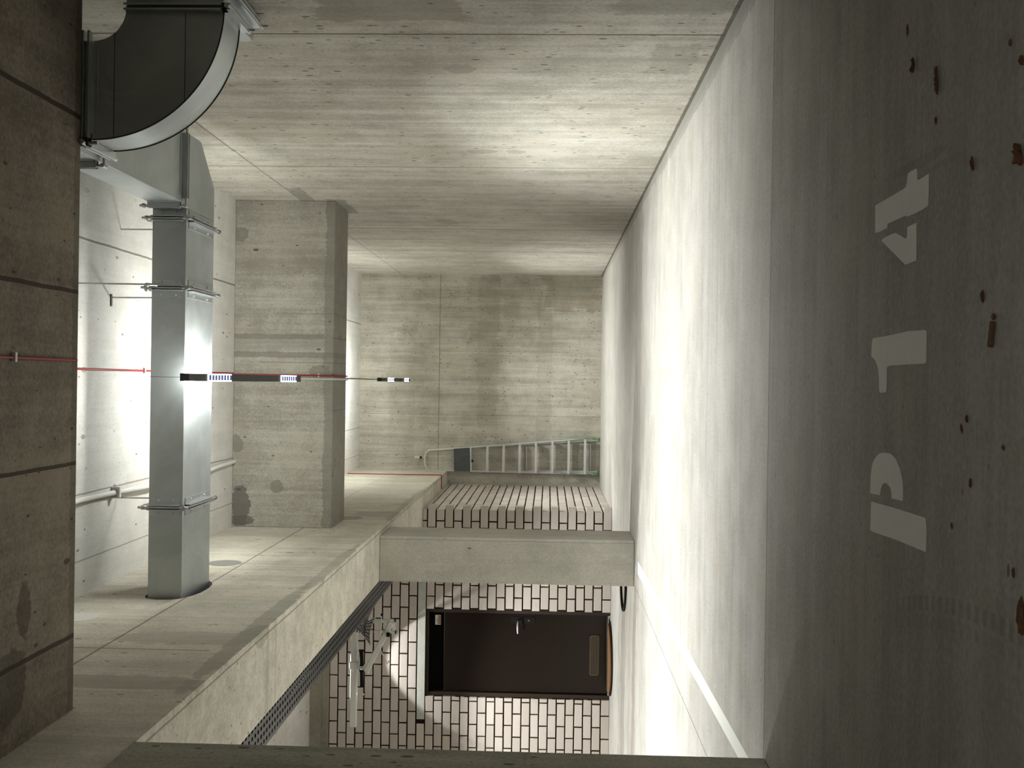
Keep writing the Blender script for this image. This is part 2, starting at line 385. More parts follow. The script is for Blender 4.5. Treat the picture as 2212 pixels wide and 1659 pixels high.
# ------------------------------------------------------------------ the shell
def struct(name, mb, mat, label=None, cat=None, **k):
    o = mb.build(name, mat, **k); tag(o, label, cat, kind='structure'); return o
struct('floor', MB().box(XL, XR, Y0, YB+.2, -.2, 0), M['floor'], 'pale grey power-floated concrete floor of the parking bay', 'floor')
struct('ceiling', MB().box(XL, XR, Y0, YB+.2, ZC, ZC+.2), M['ceil'], 'brightly lit concrete slab ceiling above the duct', 'ceiling')
struct('wall_right', MB().box(XR, XR+.2, Y0, YB+.2, -.2, ZC+.2), M['wall_r'], 'long board-marked concrete wall on the right with vertical joints', 'wall')
struct('wall_back', MB().box(XQ-.4, XR, YB, YB+.2, 0, ZC), M['wall_b'], 'stained concrete end wall behind the ladder', 'wall')
struct('wall_front', MB().box(XL, XR, Y0-.2, Y0, 0, ZC), M['col2'], 'plain concrete wall behind the viewer', 'wall')
struct('wall_left', MB().box(XL-.2, XL, Y0, YD+.3, 0, ZC), M['recess'], 'plain concrete wall closing the side bay', 'wall')
# side beam with the duct opening
bmx = MB().box(XBL, XB, Y0, YB, ZS, ZC)
beam = struct('concrete_side_beam', bmx, M['beam'], 'long deep concrete beam running down the left side over the columns', 'beam')
DUY0, DUY1, DUZ0, DUZ1 = 5.55, 6.01, CAM_H+1.951, CAM_H+2.135
cut = MB(); pl = []
for i in range(40):
    a = 2*math.pi*i/40; e = .72
    c, s = math.cos(a), math.sin(a)
    pl.append(Vector((XB-.5, (DUY0+DUY1)/2 + .285*math.copysign(abs(c)**e, c), (DUZ0+DUZ1)/2 - .004 + .138*math.copysign(abs(s)**e, s)*(1+.06*math.sin(3*a)))))
cut.prism(pl, (.6, 0, 0)); co = cut.build('cutter', M['beam'])
md = beam.modifiers.new('hole', 'BOOLEAN'); md.object = co; md.operation = 'DIFFERENCE'; md.solver = 'EXACT'
dg = bpy.context.evaluated_depsgraph_get(); me2 = bpy.data.meshes.new_from_object(beam.evaluated_get(dg))
beam.modifiers.clear(); beam.data = me2; bpy.data.objects.remove(co)
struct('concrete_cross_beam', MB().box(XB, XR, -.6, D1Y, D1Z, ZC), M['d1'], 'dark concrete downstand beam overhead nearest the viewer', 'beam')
struct('concrete_cross_beam', MB().box(XB, XR, D2A, D2B, D2Z, ZC), M['d2'], 'smeared concrete downstand beam across the corridor beyond the duct', 'beam', bevel=.006)
struct('concrete_column', MB().box(-1.60, -1.237, D2A, D2B, 0, ZS), M['col'], 'smooth square concrete column between brick corner and door', 'column', bevel=.008)
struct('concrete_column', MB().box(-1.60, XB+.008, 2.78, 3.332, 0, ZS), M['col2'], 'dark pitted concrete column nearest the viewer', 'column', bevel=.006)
# lintel strip over brick wall
ZBR = 32*COURSE
struct('trim_1', MB().box(XL, XBL, YD-.004, YD+.15, ZBR, ZC), M['recess'], 'concrete strip between the brickwork and the bay ceiling', 'strip')
# brick walls
def brick(mb, axis, a0, a1, z0, z1, face, depth):
    """brick with chamfered front; axis 'x': face looks to -y ; axis 'y': face looks to +x"""
    c = .0035; g = random.uniform(-.002, .002)
    def pt(a, z, d): return (a, face+g+d, z) if axis == 'x' else (face-g-d, a, z)
    j = lambda: random.uniform(-.0015, .0015)
    o = [(a0+j(), z0+j()), (a1+j(), z0+j()), (a1+j(), z1+j()), (a0+j(), z1+j())]
    ins = [(a0+c, z0+c), (a1-c, z0+c), (a1-c, z1-c), (a0+c, z1-c)]
    vs = [pt(a, z, 0) for a, z in ins] + [pt(a, z, c) for a, z in o] + [pt(a, z, depth) for a, z in o]
    fs = [(0,1,2,3)] + [(i, (i+1)%4, (i+1)%4+4, i+4) for i in range(4)] + [(i+4, (i+1)%4+4, (i+1)%4+8, i+8) for i in range(4)] + [(8,9,10,11)]
    mb.add(vs, fs)
JT = .0135
bw = MB()
for r in range(32):
    z0 = r*COURSE + JT*.5; z1 = (r+1)*COURSE - JT*.5
    if r == 0: z0 = .002
    xmax = XQ if z1 < ZS + .01 else XBL
    top = min(z1, ZS-.004) if z0 < ZS < z1 else z1
    # joints of this course
    ph = -2.305 + (0 if r % 2 == 0 else BL/2)
    js = sorted(ph + i*BL for i in range(-11, 5))
    segs = [(js[i]+JT/2, js[i+1]-JT/2) for i in range(len(js)-1)]
    out = []
    for a, b in segs:
        if a > XQ-.13: continue
        lo = max(a, XL); hi = b
        if r*COURSE < ZS-.02:
            first = (XQ-.118) if r % 2 else (XQ+.045-.236)
            if lo > first-JT: continue
            hi = min(hi, first-JT)
        else: hi = min(hi, XBL)
        if hi-lo > .02: out.append((lo, hi))
    if r*COURSE < ZS-.02:
        f = (XQ-.118, XQ-.001) if r % 2 else (XQ+.045-.236, XQ+.045)
        out.append(f)
    for a, b in out:
        zz0, zz1 = z0, (min(z1, ZS-.003) if b > XBL and z1 > ZS else z1)
        if r < 21:                                       # door opening
            if a < DX0 and b > DX0: b = DX0
            elif a >= DX0-.001 and b <= DX1+.001: continue
            elif a < DX1 and b > DX1: a = DX1
        if r == 21:                                       # lintel course
            if a > -3.63 and a < -2.0:
                if b < -1.95: continue
                a = -1.95
            elif a < -3.63 and b > -3.63: b = -3.63-JT
        if b-a < .02: continue
        brick(bw, 'x', a, b, zz0, zz1, YD, .09)
wb = struct('wall_bay', bw, M['brick'], 'white brick wall with dark joints around the brown door', 'wall')
mo = MB()
mo.box(XL, DX0, YD+.010, YD+.15, 0, ZBR); mo.box(DX1, XBL, YD+.010, YD+.15, 0, ZBR); mo.box(XBL, XQ-.012, YD+.010, YD+.15, 0, ZS-.001)
mo.box(DX0, DX1, YD+.010, YD+.15, DZ, ZBR)
mm = mo.build('mortar', M['mortar'], wb); mm['label'] = 'dark recessed mortar'
struct('trim_2', MB().box(-3.625, -1.95, YD+.001, YD+.1, DZ+JT*.3, DZ+COURSE-JT*.5), M['lintel'], 'pale concrete lintel bar above the brown door', 'lintel', bevel=.003)
sw = MB()
for r in range(22):
    z0 = r*COURSE + JT*.5; z1 = min((r+1)*COURSE - JT*.5, ZS-.003)
    if r == 0: z0 = .002
    if z1-z0 < .02: continue
    y = YD + (.004 if r % 2 else .105)
    if r % 2: sw_first = BL - JT
    else: sw_first = BL*.75 - .06
    first = True
    while y < YB-.02:
        b = min(y + (sw_first if first else BL-JT), YB-.002); first = False
        brick(sw, 'y', y, b, z0, z1, XQ, .09); y = b + JT*1.1
ws = struct('wall_side', sw, M['brick'], 'white brick wall running back from the toothed corner to the end wall', 'wall')
mm = MB().box(XQ-.15, XQ-.009, YD+.1, YB, 0, ZS-.001).build('mortar', M['mortar'], ws); mm['label'] = 'dark recessed mortar'
# ------------------------------------------------------------------ door
dr = empty('door_1', ((DX0+DX1)/2, YD+.06, 0), 'dark brown steel door with black transom in the white brick wall', 'door', kind='structure')
TZ = CAM_H + 1.085                    # underside of the transom
fr = MB().box(DX0, DX0+.045, YD+.03, YD+.13, 0, DZ).box(DX1-.04, DX1, YD+.03, YD+.13, 0, DZ).box(DX0+.045, DX1-.04, YD+.03, YD+.13, DZ-.03, DZ)
fr.build('door_frame', M['frame'], dr, bevel=.003)
MB().box(DX0+.045, DX1-.04, YD+.10, YD+.13, TZ, DZ-.03).build('transom_panel', M['void'], dr, label='black panel above the door leaf')
lf = MB().box(DX0+.047, DX1-.042, YD+.075, YD+.125, .028, TZ-.004).build('door_leaf', M['door'], dr, bevel=.004)
MB().box(DX0+.045, DX1-.04, YD+.03, YD+.12, 0, .022).build('threshold', M['chrome'], dr, bevel=.003, label='thin bright metal threshold')
hx = DX1-.115
hp = MB().box(hx-.035, hx+.035, YD+.068, YD+.077, .80, 1.06).build('handle_plate', M['blackrub'], dr, bevel=.006, label='black handle plate')
MB().tube([(hx, YD+.07, .99), (hx, YD+.02, .99), (hx-.02, YD+.012, .99), (hx-.13, YD+.012, .985)], .009, 10).build('door_handle', M['chrome'], dr, label='steel lever handle')
MB().tube([(hx, YD+.069, .87), (hx, YD+.058, .87)], .012, 12).build('lock_cylinder', M['chrome'], dr)
vg = MB(); gx0, gx1, gz0, gz1 = -3.13, -2.70, .115, .215
vg.box(gx0, gx1, YD+.062, YD+.076, gz0, gz0+.008).box(gx0, gx1, YD+.062, YD+.076, gz1-.008, gz1).box(gx0, gx0+.01, YD+.062, YD+.076, gz0, gz1).box(gx1-.01, gx1, YD+.062, YD+.076, gz0, gz1)
for i in range(5):
    z = gz0+.018+i*.0165; vg.obox((gx0+.01, YD+.066, z), (gx1-.01, YD+.066, z), .004, .009)
vg.build('vent_grille', M['grille'], dr, label='small slatted ventilation grille low on the leaf')
sx0, sx1, sz0, sz1 = -2.63, -2.525, TZ+.035, TZ+.095
st = MB().box(sx0, sx1, YD+.097, YD+.10, sz0, sz1).build('sticker', M['stick'], dr, label='small white sticker with red print')
MB().box(sx0+.006, sx1-.006, YD+.0955, YD+.097, sz0+.004, sz0+.016).box(sx0+.006, sx1-.006, YD+.0955, YD+.097, sz0+.022, sz0+.028).build('sticker_print', M['stickred'], st)
MB().box(sx0+.006, sx1-.03, YD+.0955, YD+.097, sz0+.032, sz0+.035).box((sx0+sx1)/2-.004, (sx0+sx1)/2+.004, YD+.0955, YD+.097, sz0+.042, sz0+.05).build('sticker_text', M['ink'], st)
# half-moon coir mat
mt = empty('doormat', (-2.91, YD-.02, 0), 'brown half-round coir doormat on the floor before the brown door', 'doormat')
def halfmoon(rx, ry, y1, z0, z1):
    n = 28; p = [(-2.91+rx*math.cos(math.pi*i/n), y1-ry*math.sin(math.pi*i/n), z0) for i in range(n+1)]
    return MB().prism(p, (0, 0, z1-z0))
halfmoon(.385, .50, YD-.01, .001, .012).build('rubber_edge', M['blackrub'], mt, label='black rubber rim')
halfmoon(.36, .47, YD-.012, .012, .030).build('coir_top', M['coir'], mt, bevel=.005)
# ------------------------------------------------------------------ duct system (galvanised)
du = empty('ventilation_duct', (0, 5.78, DUZ0), 'galvanised rectangular ventilation duct hung below the ceiling and curving down to the right wall', 'duct')
def rect_yz(x): return [(x, DUY0, DUZ0), (x, DUY1, DUZ0), (x, DUY1, DUZ1), (x, DUY0, DUZ1)]
XF = [.85, .477, -.70]
seg = [(.905, .85), (.85, .477), (.477, -.70), (-.70, XB-.40)]
for a, b in seg:
    MB().loft([rect_yz(a-.001), rect_yz(b+.001)], False).build('duct_section', M['galv'], du, bevel=.002)
MB().box(-.0012, .0012, DUY0-.0012, DUY1+.001, DUZ0-.0012, DUZ1+.001).build('duct_seam', M['gasket'], du)
def flange_x(x, rods=False):
    """flange pair round the lateral duct: angle rails, plates, rods with nuts"""
    f = MB()
    for s in (-1, 1):
        f.box(x+s*.012-.003, x+s*.012+.003, DUY0+.03, DUY1-.03, DUZ0-.032, DUZ0)      # lips below
        f.box(x+s*.012-.003, x+s*.012+.003, DUY0-.032, DUY0, DUZ0+.01, DUZ1)          # lips in front
        f.box(x+s*.03-.018, x+s*.03+.018, DUY0+.035, DUY1-.03, DUZ0-.004, DUZ0)
        f.box(x+s*.03-.018, x+s*.03+.018, DUY0-.004, DUY0, DUZ0+.018, DUZ1-.01)
        f.box(x+s*.012-.003, x+s*.012+.003, DUY0, DUY1, DUZ1, DUZ1+.03)
    o = f.build('flange', M['galv2'], du, bevel=.001)
    b = MB()
    b.tube([(x, DUY0-.045, DUZ0-.020), (x, DUY1+.05, DUZ0-.020)], .007, 10)
    b.tube([(x, DUY0-.020, DUZ0-.035), (x, DUY0-.020, DUZ1+.05)], .007, 10)
    for q in ((x, DUY0-.040, DUZ0-.020), (x, DUY1+.035, DUZ0-.020)):
        b.tube([(q[0], q[1]-.006, q[2]), (q[0], q[1]+.006, q[2])], .013, 6)
    b.tube([(x, DUY0-.020, DUZ1+.02), (x, DUY0-.020, DUZ1+.032)], .013, 6)
    b.box(x-.004, x+.004, DUY0-.04, DUY0-.006, DUZ0-.034, DUZ0-.004)
    for s in (-1, 1):
        for t in (.12, .34): b.ball((x+s*.034, DUY0+t, DUZ0-.004), .006, 8)
        for t in (.05, .13): b.ball((x+s*.034, DUY0-.004, DUZ0+t), .006, 8)
    b.build('flange_bolts', M['zinc'], o)
    return o
for x in XF: flange_x(x)
# hanging rods
r1 = MB().tube([(.487, DUY0-.09, DUZ0+.10), (.487, DUY0-.13, ZC)], .0045, 8)
r1.tube([(.487, DUY0-.09, DUZ1-.02), (.487, DUY0-.06, DUZ1-.05)], .008, 8).ball((.487, DUY0-.055, DUZ1+.005), .014).ball((.465, DUY0-.055, DUZ1+.005), .014)
r1.build('hanging_rod', M['zinc'], du)
r2 = MB().tube([(.45, DUY1-.14, DUZ1), (.45, DUY1-.10, ZC)], .0045, 8).tube([(.47, DUY1-.10, ZC-.005), (.40, DUY1-.10, ZC-.005)], .006, 8)
r2.build('hanging_rod', M['zinc'], du)
for x in (-.71, .86):
    MB().tube([(x, DUY1+.03, DUZ0-.02), (x, DUY1+.03, ZC)], .0045, 8).build('hanging_rod', M['zinc'], du)
# corner piece where the duct turns towards the viewer
JX0, JX1 = .928, 1.312
plan = [(.906, DUY0), (.928, 5.50), (JX1, 5.50), (JX1, 5.77), (1.093, DUY1), (.906, DUY1)]
MB().prism([(x, y, DUZ0) for x, y in plan], (0, 0, DUZ1-DUZ0)).build('duct_corner', M['galv'], du, bevel=.002)
# run towards the viewer
def sec_xz(y, x0, x1, z0, z1): return [(x0, y, z0), (x1, y, z0), (x1, y, z1), (x0, y, z1)]
MB().loft([sec_xz(5.498, JX0, JX1, DUZ0, DUZ1), sec_xz(4.46, JX0, JX1, DUZ0, DUZ1)], False).build('duct_section', M['galv'], du, bevel=.002)
def flange_y(y, x0, x1, z0, z1):
    f = MB()
    for s in (-1, 1):
        f.box(x0+.02, x1-.02, y+s*.012-.003, y+s*.012+.003, z0-.032, z0)
        f.box(x0-.032, x0, y+s*.012-.003, y+s*.012+.003, z0+.01, z1)
        f.box(x0+.03, x1-.03, y+s*.03-.015, y+s*.03+.015, z0-.004, z0)
        f.box(x0-.004, x0, y+s*.03-.015, y+s*.03+.015, z0+.02, z1-.01)
    o = f.build('flange', M['galv2'], du, bevel=.001)
    b = MB().tube([(x0-.02, y, z0-.02), (x1+.04, y, z0-.02)], .007, 8).tube([(x0-.02, y, z0-.03), (x0-.02, y, z1+.045)], .007, 8)
    b.tube([(x0-.02, y, z1+.015), (x0-.02, y, z1+.03)], .013, 6).tube([(x0-.02, y-.02, z0-.02), (x0-.02, y+.02, z0-.02)], .010, 6)
    b.build('flange_bolts', M['zinc'], o)
flange_y(5.485, JX0, JX1, DUZ0, DUZ1); flange_y(4.46, JX0, JX1, DUZ0, DUZ1)
# bend dropping down behind the near beam
EY0, EY1 = 3.69, 3.875
EC = Vector((1.316, 0, CAM_H+1.643)); R1, R0 = .470, .118
XV0, XV1 = EC.x-R1, EC.x-R0
secs = []; zt = EC.z; n = 10
ri = .30; cyy, czz = EY1+ri, DUZ0-ri
for i in range(n+1):
    a = math.pi/2*i/n; f = i/n
    x0 = JX0*(1-f)+XV0*f; x1 = JX1*(1-f)+XV1*f
    th = (DUZ1-DUZ0)
    yi, zi = cyy - ri*math.sin(a), czz + ri*math.cos(a)
    yo, zo = cyy - (ri+th)*math.sin(a), czz + (ri+th)*math.cos(a)
    secs.append([(x0, yi, zi), (x1, yi, zi), (x1, yo, zo), (x0, yo, zo)])
first = [[(JX0, 4.458, DUZ0), (JX1, 4.458, DUZ0), (JX1, 4.458, DUZ1), (JX0, 4.458, DUZ1)]]
last = [[(XV0, EY1, zt+.012), (XV1, EY1, zt+.012), (XV1, EY0, zt+.012), (XV0, EY0, zt+.012)]]
MB().loft(first + secs + last, False).build('duct_bend', M['galv'], du, bevel=.002)
# big bend facing the viewer
arc = [(math.cos(t), math.sin(t)) for t in [math.pi + math.pi/2*i/28 for i in range(29)]]
el = MB(); secs = []
for c, s in arc:
    po = (EC.x + R1*c, EC.z + R1*s); pi_ = (EC.x + R0*c, EC.z + R0*s)
    secs.append([(po[0], EY0, po[1]), (po[0], EY1, po[1]), (pi_[0], EY1, pi_[1]), (pi_[0], EY0, pi_[1])])
el.loft(secs, True)
eb = el.build('duct_elbow', M['galv'], du, weld=False)
for p in eb.data.polygons: p.use_smooth = abs(p.normal.y) < .5
mod = eb.modifiers.new('edge', 'EDGE_SPLIT'); mod.split_angle = math.radians(40)
sm = MB()
for rr in (R1,):
    for yy in (EY0, EY1):
        sm.tube([(EC.x+(rr+.001)*c, yy, EC.z+(rr+.001)*s) for c, s in arc], .0028, 6)
sm.build('elbow_seam', M['gasket'], eb)
for zz in (CAM_H+1.565, CAM_H+1.31):
    x0 = EC.x - math.sqrt(max(0, R1**2-(EC.z-zz)**2)); x1 = EC.x
    d0 = EC.z-zz
    if d0 < R0: x1 = EC.x - math.sqrt(R0**2-d0**2)
    MB().box(x0, x1, EY0-.0015, EY0, zz-.001, zz+.001).build('elbow_crease', M['gasket'], eb)
fl = MB()
for dz in (.006, .026):
    fl.box(XV0-.03, XV1+.03, EY0-.028, EY0+.002, EC.z+dz-.004, EC.z+dz+.004)
    fl.box(XV0-.03, XV0+.002, EY0-.028, EY1+.03, EC.z+dz-.004, EC.z+dz+.004)
fl.box(XV0+.02, XV1-.02, EY0-.004, EY0, EC.z-.02, EC.z+.055)
fo = fl.build('flange', M['galv2'], du, bevel=.001)
MB().tube([(XV0-.018, EY0-.05, EC.z+.016), (XV0-.018, EY1+.06, EC.z+.016)], .010, 8).tube([(XV0-.018, EY0-.02, EC.z-.03), (XV0-.018, EY0-.02, EC.z+.05)], .007, 8).build('flange_bolts', M['zinc'], fo)
# end piece at the right wall
MB().box(EC.x+.001, XR, EY0, 4.06, EC.z-R1, EC.z-R0).build('duct_end', M['galv'], du, bevel=.002)
f1 = MB()
for xx in (EC.x-.012, EC.x+.006): f1.box(xx-.004, xx+.004, EY0-.028, EY1+.03, EC.z-R1-.03, EC.z-R1+.002).box(xx-.004, xx+.004, EY0-.028, EY0, EC.z-R1-.02, EC.z-R0)
fo = f1.build('flange', M['galv2'], du, bevel=.001)
MB().tube([(EC.x, EY0-.03, EC.z-R1-.018), (EC.x, EY1+.07, EC.z-R1-.018)], .009, 8).tube([(EC.x, EY1+.05, EC.z-R1-.018), (EC.x, EY1+.05, EC.z-R1-.045)], .005, 6).build('flange_bolts', M['zinc'], fo)
f2 = MB()
for xx in (XR-.045, XR-.018): f2.box(xx-.004, xx+.004, EY0-.028, 4.06, EC.z-R1-.032, EC.z-R1+.002)
fo = f2.build('flange', M['galv2'], du, bevel=.001)
MB().tube([(XR-.03, EY0, EC.z-R1-.02), (XR-.03, 4.11, EC.z-R1-.02)], .009, 8).tube([(XR-.03, 4.09, EC.z-R1-.02), (XR-.03, 4.09, EC.z-R1-.05)], .005, 6).build('flange_bolts', M['zinc'], fo)
# mortar plugs in the side beam
def disc_x(x, y, z, r, t=.002, n=32): return MB().prism([(x, y+r*math.cos(2*math.pi*i/n), z+r*math.sin(2*math.pi*i/n)) for i in range(n)], (t, 0, 0))
tag(disc_x(XB, 6.62, CAM_H+2.05, .105).build('mortar_plug', M['plug']), 'round grey mortar plug in the side beam beyond the duct', 'plug')
tag(disc_x(XB, 5.05, CAM_H+2.29, .10).build('mortar_plug', M['plug2']), 'round pale mortar plug in the side beam, in front of the duct', 'plug')
# ------------------------------------------------------------------ lamps
def lamp(a, b, cells, led, upm, label, wires=(), w_=.039, hgt=.05):
    a = Vector(a); b = Vector(b); d = (b-a); Ln = d.length; dn = d/Ln
    sx = Vector((1, 0, 0)); up = sx.cross(dn).normalized()
    if up.z < 0: up = -up
    t = empty('linear_lamp', (a+b)/2, label, 'lamp', 'black linear lamps on the centre line')
    P = lambda f: a + dn*(f*Ln)
    MB().obox(a + up*hgt/2, b + up*hgt/2, w_, hgt, up).build('housing', M['black'], t, bevel=.001)
    for (f0, f1, nc) in cells:
        p0, p1 = P(f0), P(f1)
        pn = MB().obox(p0 - up*.002, p1 - up*.002, w_+.002, .003, up).build('led_panel', led, t)
        for i in range(nc):
            lb = MB()
            q = p0 + (p1-p0)*((i+.5)/nc)
            g = (p1-p0).normalized()*((p1-p0).length/nc*.27)
            lb.obox(q-g-up*.006, q+g-up*.006, w_*.72, .004, up).build('louvre', M['louv'], pn)
        MB().obox(p0 + up*(hgt+.002), p1 + up*(hgt+.002), w_*.9, .003, up).build('upward_led_panel', upm, t)
    if wires:
        for f, zt in wires:
            q = P(f); MB().tube([q+up*(hgt-.002), Vector((q.x, q.y, zt))], .0015, 6).build('suspension_wire', M['zinc'], t)
    return t
lamp((.0, 5.28, CAM_H+1.832), (.0, 6.80, CAM_H+1.618), [(.135, .32, 8), (.78, .944, 7)], M['led1'], M['up1'], 'black linear lamp hanging under the duct, the nearer of two', wires=((.85, ZC),))
lamp((.005, 11.2, CAM_H+1.79), (.005, 12.8, CAM_H+1.693), [(.20, .40, 5), (.78, .945, 4)], M['led2'], M['up2'], 'small black linear lamp in front of the end wall', wires=((.1, ZC), (.9, ZC)))
def sag(a, b, n=12, s=.02):
    a = Vector(a); b = Vector(b)
    return [a + (b-a)*(i/n) - Vector((0, 0, s*4*(i/n)*(1-i/n))) for i in range(n+1)]
tag(MB().tube(sag((.01, 8.80, D2Z+.005), (.005, 11.24, CAM_H+1.82), s=.012), .0045, 8).build('lamp_cable', M['black']), 'thin black cable from the far cross beam to the small lamp', 'cable')
# red cables and conduits
def cable(pts, r, mat, name, label, cat, clips=()):
    t = MB().tube(pts, r, 8); o = t.build(name, mat); tag(o, label, cat)
    if clips:
        for c in clips: MB().box(*c).build('clip', M['whitec'], o)
    return o
cable([(.052, .2, D1Z-.006), (.054, D1Y-.02, D1Z-.006)], .005, M['red'], 'red_cable', 'red cable clipped under the dark nearest beam', 'cable', [(.04, .07, 3.20, 3.212, D1Z-.013, D1Z)])
cable([(.036, D1Y+.01, ZC-.006), (.037, DUY1+.6, ZC-.006), (.036, D2A-.03, ZC-.006)], .006, M['red'], 'red_cable', 'red cable clipped to the bright ceiling above the duct', 'cable',
      [(.02, .055, y, y+.014, ZC-.014, ZC) for y in (4.7, 5.35, 6.4)])
cable([(.028, D2A-.009, ZC-.01), (.028, D2A-.009, D2Z-.009), (.028, D2B, D2Z-.009)], .006, M['red'], 'red_cable', 'red cable running down the face of the far cross beam', 'cable', [(.015, .042, D2A-.012, D2A, 2.52, 2.53)])
cable([(.002, D2A-.012, ZC-.01), (.002, D2A-.012, D2Z-.012), (.002, D2B, D2Z-.012)], .010, M['greyc'], 'grey_conduit', 'grey conduit beside the red cable on the far cross beam', 'conduit')
cable([(XB+.006, 13.05, ZC-.01), (XB+.006, 13.05, ZS-.006), (XB-.01, 13.05, ZS-.006), (XQ+.02, 13.05, ZS-.006)], .006, M['red'], 'red_cable', 'red cable going down the side beam near the end wall', 'cable')
cp = []
for i in range(25):
    t = i/24; y = 4.4 + t*3.86
    cp.append((-.675+.012*math.sin(t*7), y, ZC-.02-.018*max(0, math.sin((y-5.0)*5.6))))
cable(cp, .015, M['whitec'], 'white_conduit', 'sagging white conduit along the bright ceiling left of the lamp', 'conduit', [(-.70, -.64, 5.95, 5.97, ZC-.05, ZC), (-.70, -.64, 5.2, 5.22, ZC-.045, ZC)])
# ------------------------------------------------------------------ cable tray behind the side beam
ct = empty('cable_tray', (-1.72, 6, ZS+.13), 'perforated galvanised cable tray running behind the side beam and bending down towards the brick wall', 'cable tray')
def perf(rows, thick=.002, skip=True):
    """grid of points -> perforated sheet"""
    mb = MB(); nr = len(rows); nc = len(rows[0]); vs = [p for r in rows for p in r]; fs = []
    for i in range(nr-1):
        for j in range(nc-1):
            if skip and i % 2 == 1 and j % 2 == 1: continue
            fs.append((i*nc+j, i*nc+j+1, (i+1)*nc+j+1, (i+1)*nc+j))
    mb.add(vs, fs); return mb
TX0, TX1, TZZ = -1.86, -1.615, ZS+.085
rows = [[(TX0 + (TX1-TX0)*j/12, 2.9 + 6.9*i/260, TZZ) for j in range(13)] for i in range(261)]
o = perf(rows).build('tray_base', M['tray'], ct); sm_ = o.modifiers.new('s', 'SOLIDIFY'); sm_.thickness = .002
MB().box(TX0-.002, TX0, 2.9, 9.8, TZZ, TZZ+.06).box(TX1, TX1+.002, 2.9, 9.8, TZZ, TZZ+.06).build('tray_rim', M['tray'], ct)
cb = MB()
for i in range(6):
    x = TX0+.03+i*.035; cb.tube([(x+.006*math.sin(k*1.7+i), 2.9+k*.3, TZZ+.014+.004*math.sin(k+i*2)) for k in range(24)], .008, 8)
cb.build('tray_cables', M['blackrub'], ct, label='black cables lying in the tray')
# drop-out piece
def lerp(a, b, t): return Vector(a)*(1-t)+Vector(b)*t
top = [(TX1, 9.80, TZZ), (TX0, 9.80, TZZ)]
pathA = [Vector((-1.615, 9.80, TZZ)), Vector((-1.72, 10.15, TZZ-.02)), U(797, 1331, 'y', 10.35), U(811, 1333, 'y', 10.45)]
pathB = [Vector((-1.86, 9.80, TZZ)), U(757, 1351, 'y', 9.95), U(781, 1370, 'y', 10.15), U(800, 1395, 'y', 10.25)]
def cat(p, t):
    n = len(p)-1; i = min(int(t*n), n-1); u = t*n-i
    g = lambda k: p[max(0, min(n, k))]
    a, b, c, d = g(i-1), g(i), g(i+1), g(i+2)
    return .5*((2*b)+(c-a)*u+(2*a-5*b+4*c-d)*u*u+(3*b-a-3*c+d)*u*u*u)
rows = []
for i in range(41):
    t = i/40; A, B = cat(pathA, t), cat(pathB, t); rows.append([lerp(A, B, j/14) + Vector((0, 0, .03*math.sin(math.pi*j/14)*t)) for j in range(15)])
o = perf(rows).build('tray_bend', M['tray'], ct); sm_ = o.modifiers.new('s', 'SOLIDIFY'); sm_.thickness = .002
MB().tube([r[0] for r in rows], .004, 6).tube([r[-1] for r in rows], .004, 6).tube(rows[-1], .004, 6).build('tray_rim', M['zinc'], ct)
MB().tube([U(757, 1356, 'y', 10.2), U(759, 1384, 'y', 10.2)], .006, 8).build('tray_rod', M['white'], ct)
# ------------------------------------------------------------------ white carrier rack on the brick wall
YK = 10.52
bc = empty('carrier_rack', U(790, 1440, 'y', YK), 'white tubular carrier rack with black foam grips hung high on the brick wall', 'rack')
Q = lambda px, py, y=YK: U(px, py, 'y', y)
a, b = Q(766, 1350), Q(767, 1570); b.z = a.z
MB().obox(a, b, .06, .07).build('crossbar', M['white'], bc, bevel=.012, seg=3)
MB().obox(Q(770, 1428, YK-.01), Q(770, 1444, YK-.01), .085, .13).build('clamp_bracket', M['white'], bc, bevel=.008)
for s0, s1 in (((1404), (1438)), ((1448), (1482))):
    p0, p1 = Q(780.5, s0, YK-.1), Q(780.8, s1, YK-.1)
    MB().tube([p0, p0+(p1-p0)*.08, p0+(p1-p0)*.12, p0+(p1-p0)*.9, p0+(p1-p0)*.94, p1], [.026, .026, .020, .020, .024, .024], 14).build('foam_grip', M['blackrub'], bc, label='black foam grip')
MB().obox(Q(791, 1450, YK-.08), Q(846, 1344, YK-.16), .05, .055).build('support_arm', M['white'], bc, bevel=.01)
MB().obox(Q(785, 1436, YK-.08), Q(795, 1456, YK-.08), .03, .02).obox(Q(781, 1443, YK-.09), Q(792, 1448, YK-.08), .03, .03).build('arm_joint', M['white'], bc, bevel=.004)
fr_ = MB()
c1, c2, c3, c4 = Q(806, 1343, YK-.14), Q(850, 1340, YK-.14), Q(851, 1365, YK-.14), Q(808, 1364, YK-.14)
for p, q in ((c1, c2), (c2, c3), (c3, c4)): fr_.obox(p, q, .026, .030)
fr_.build('end_frame', M['white'], bc, bevel=.004)
for p in (c2, c3): MB().obox(p+Vector((0, -.004, -.014)), p+Vector((0, -.004, -.022)), .03, .034).build('end_cap', M['blackrub'], bc)
MB().tube([Q(824, 1330, YK-.2), Q(824, 1352, YK-.2), Q(821, 1370, YK-.19)], .005, 8).build('pull_wire', M['white'], bc)
MB().ball(Q(825, 1328, YK-.2), .014).build('wire_knob', M['blackrub'], bc, label='black ball on the wire')
MB().tube([Q(835, 1371, YK-.2), Q(842, 1371, YK-.2)], .022, 12).build('arm_knob', M['blackrub'], bc, label='black clamping knob')
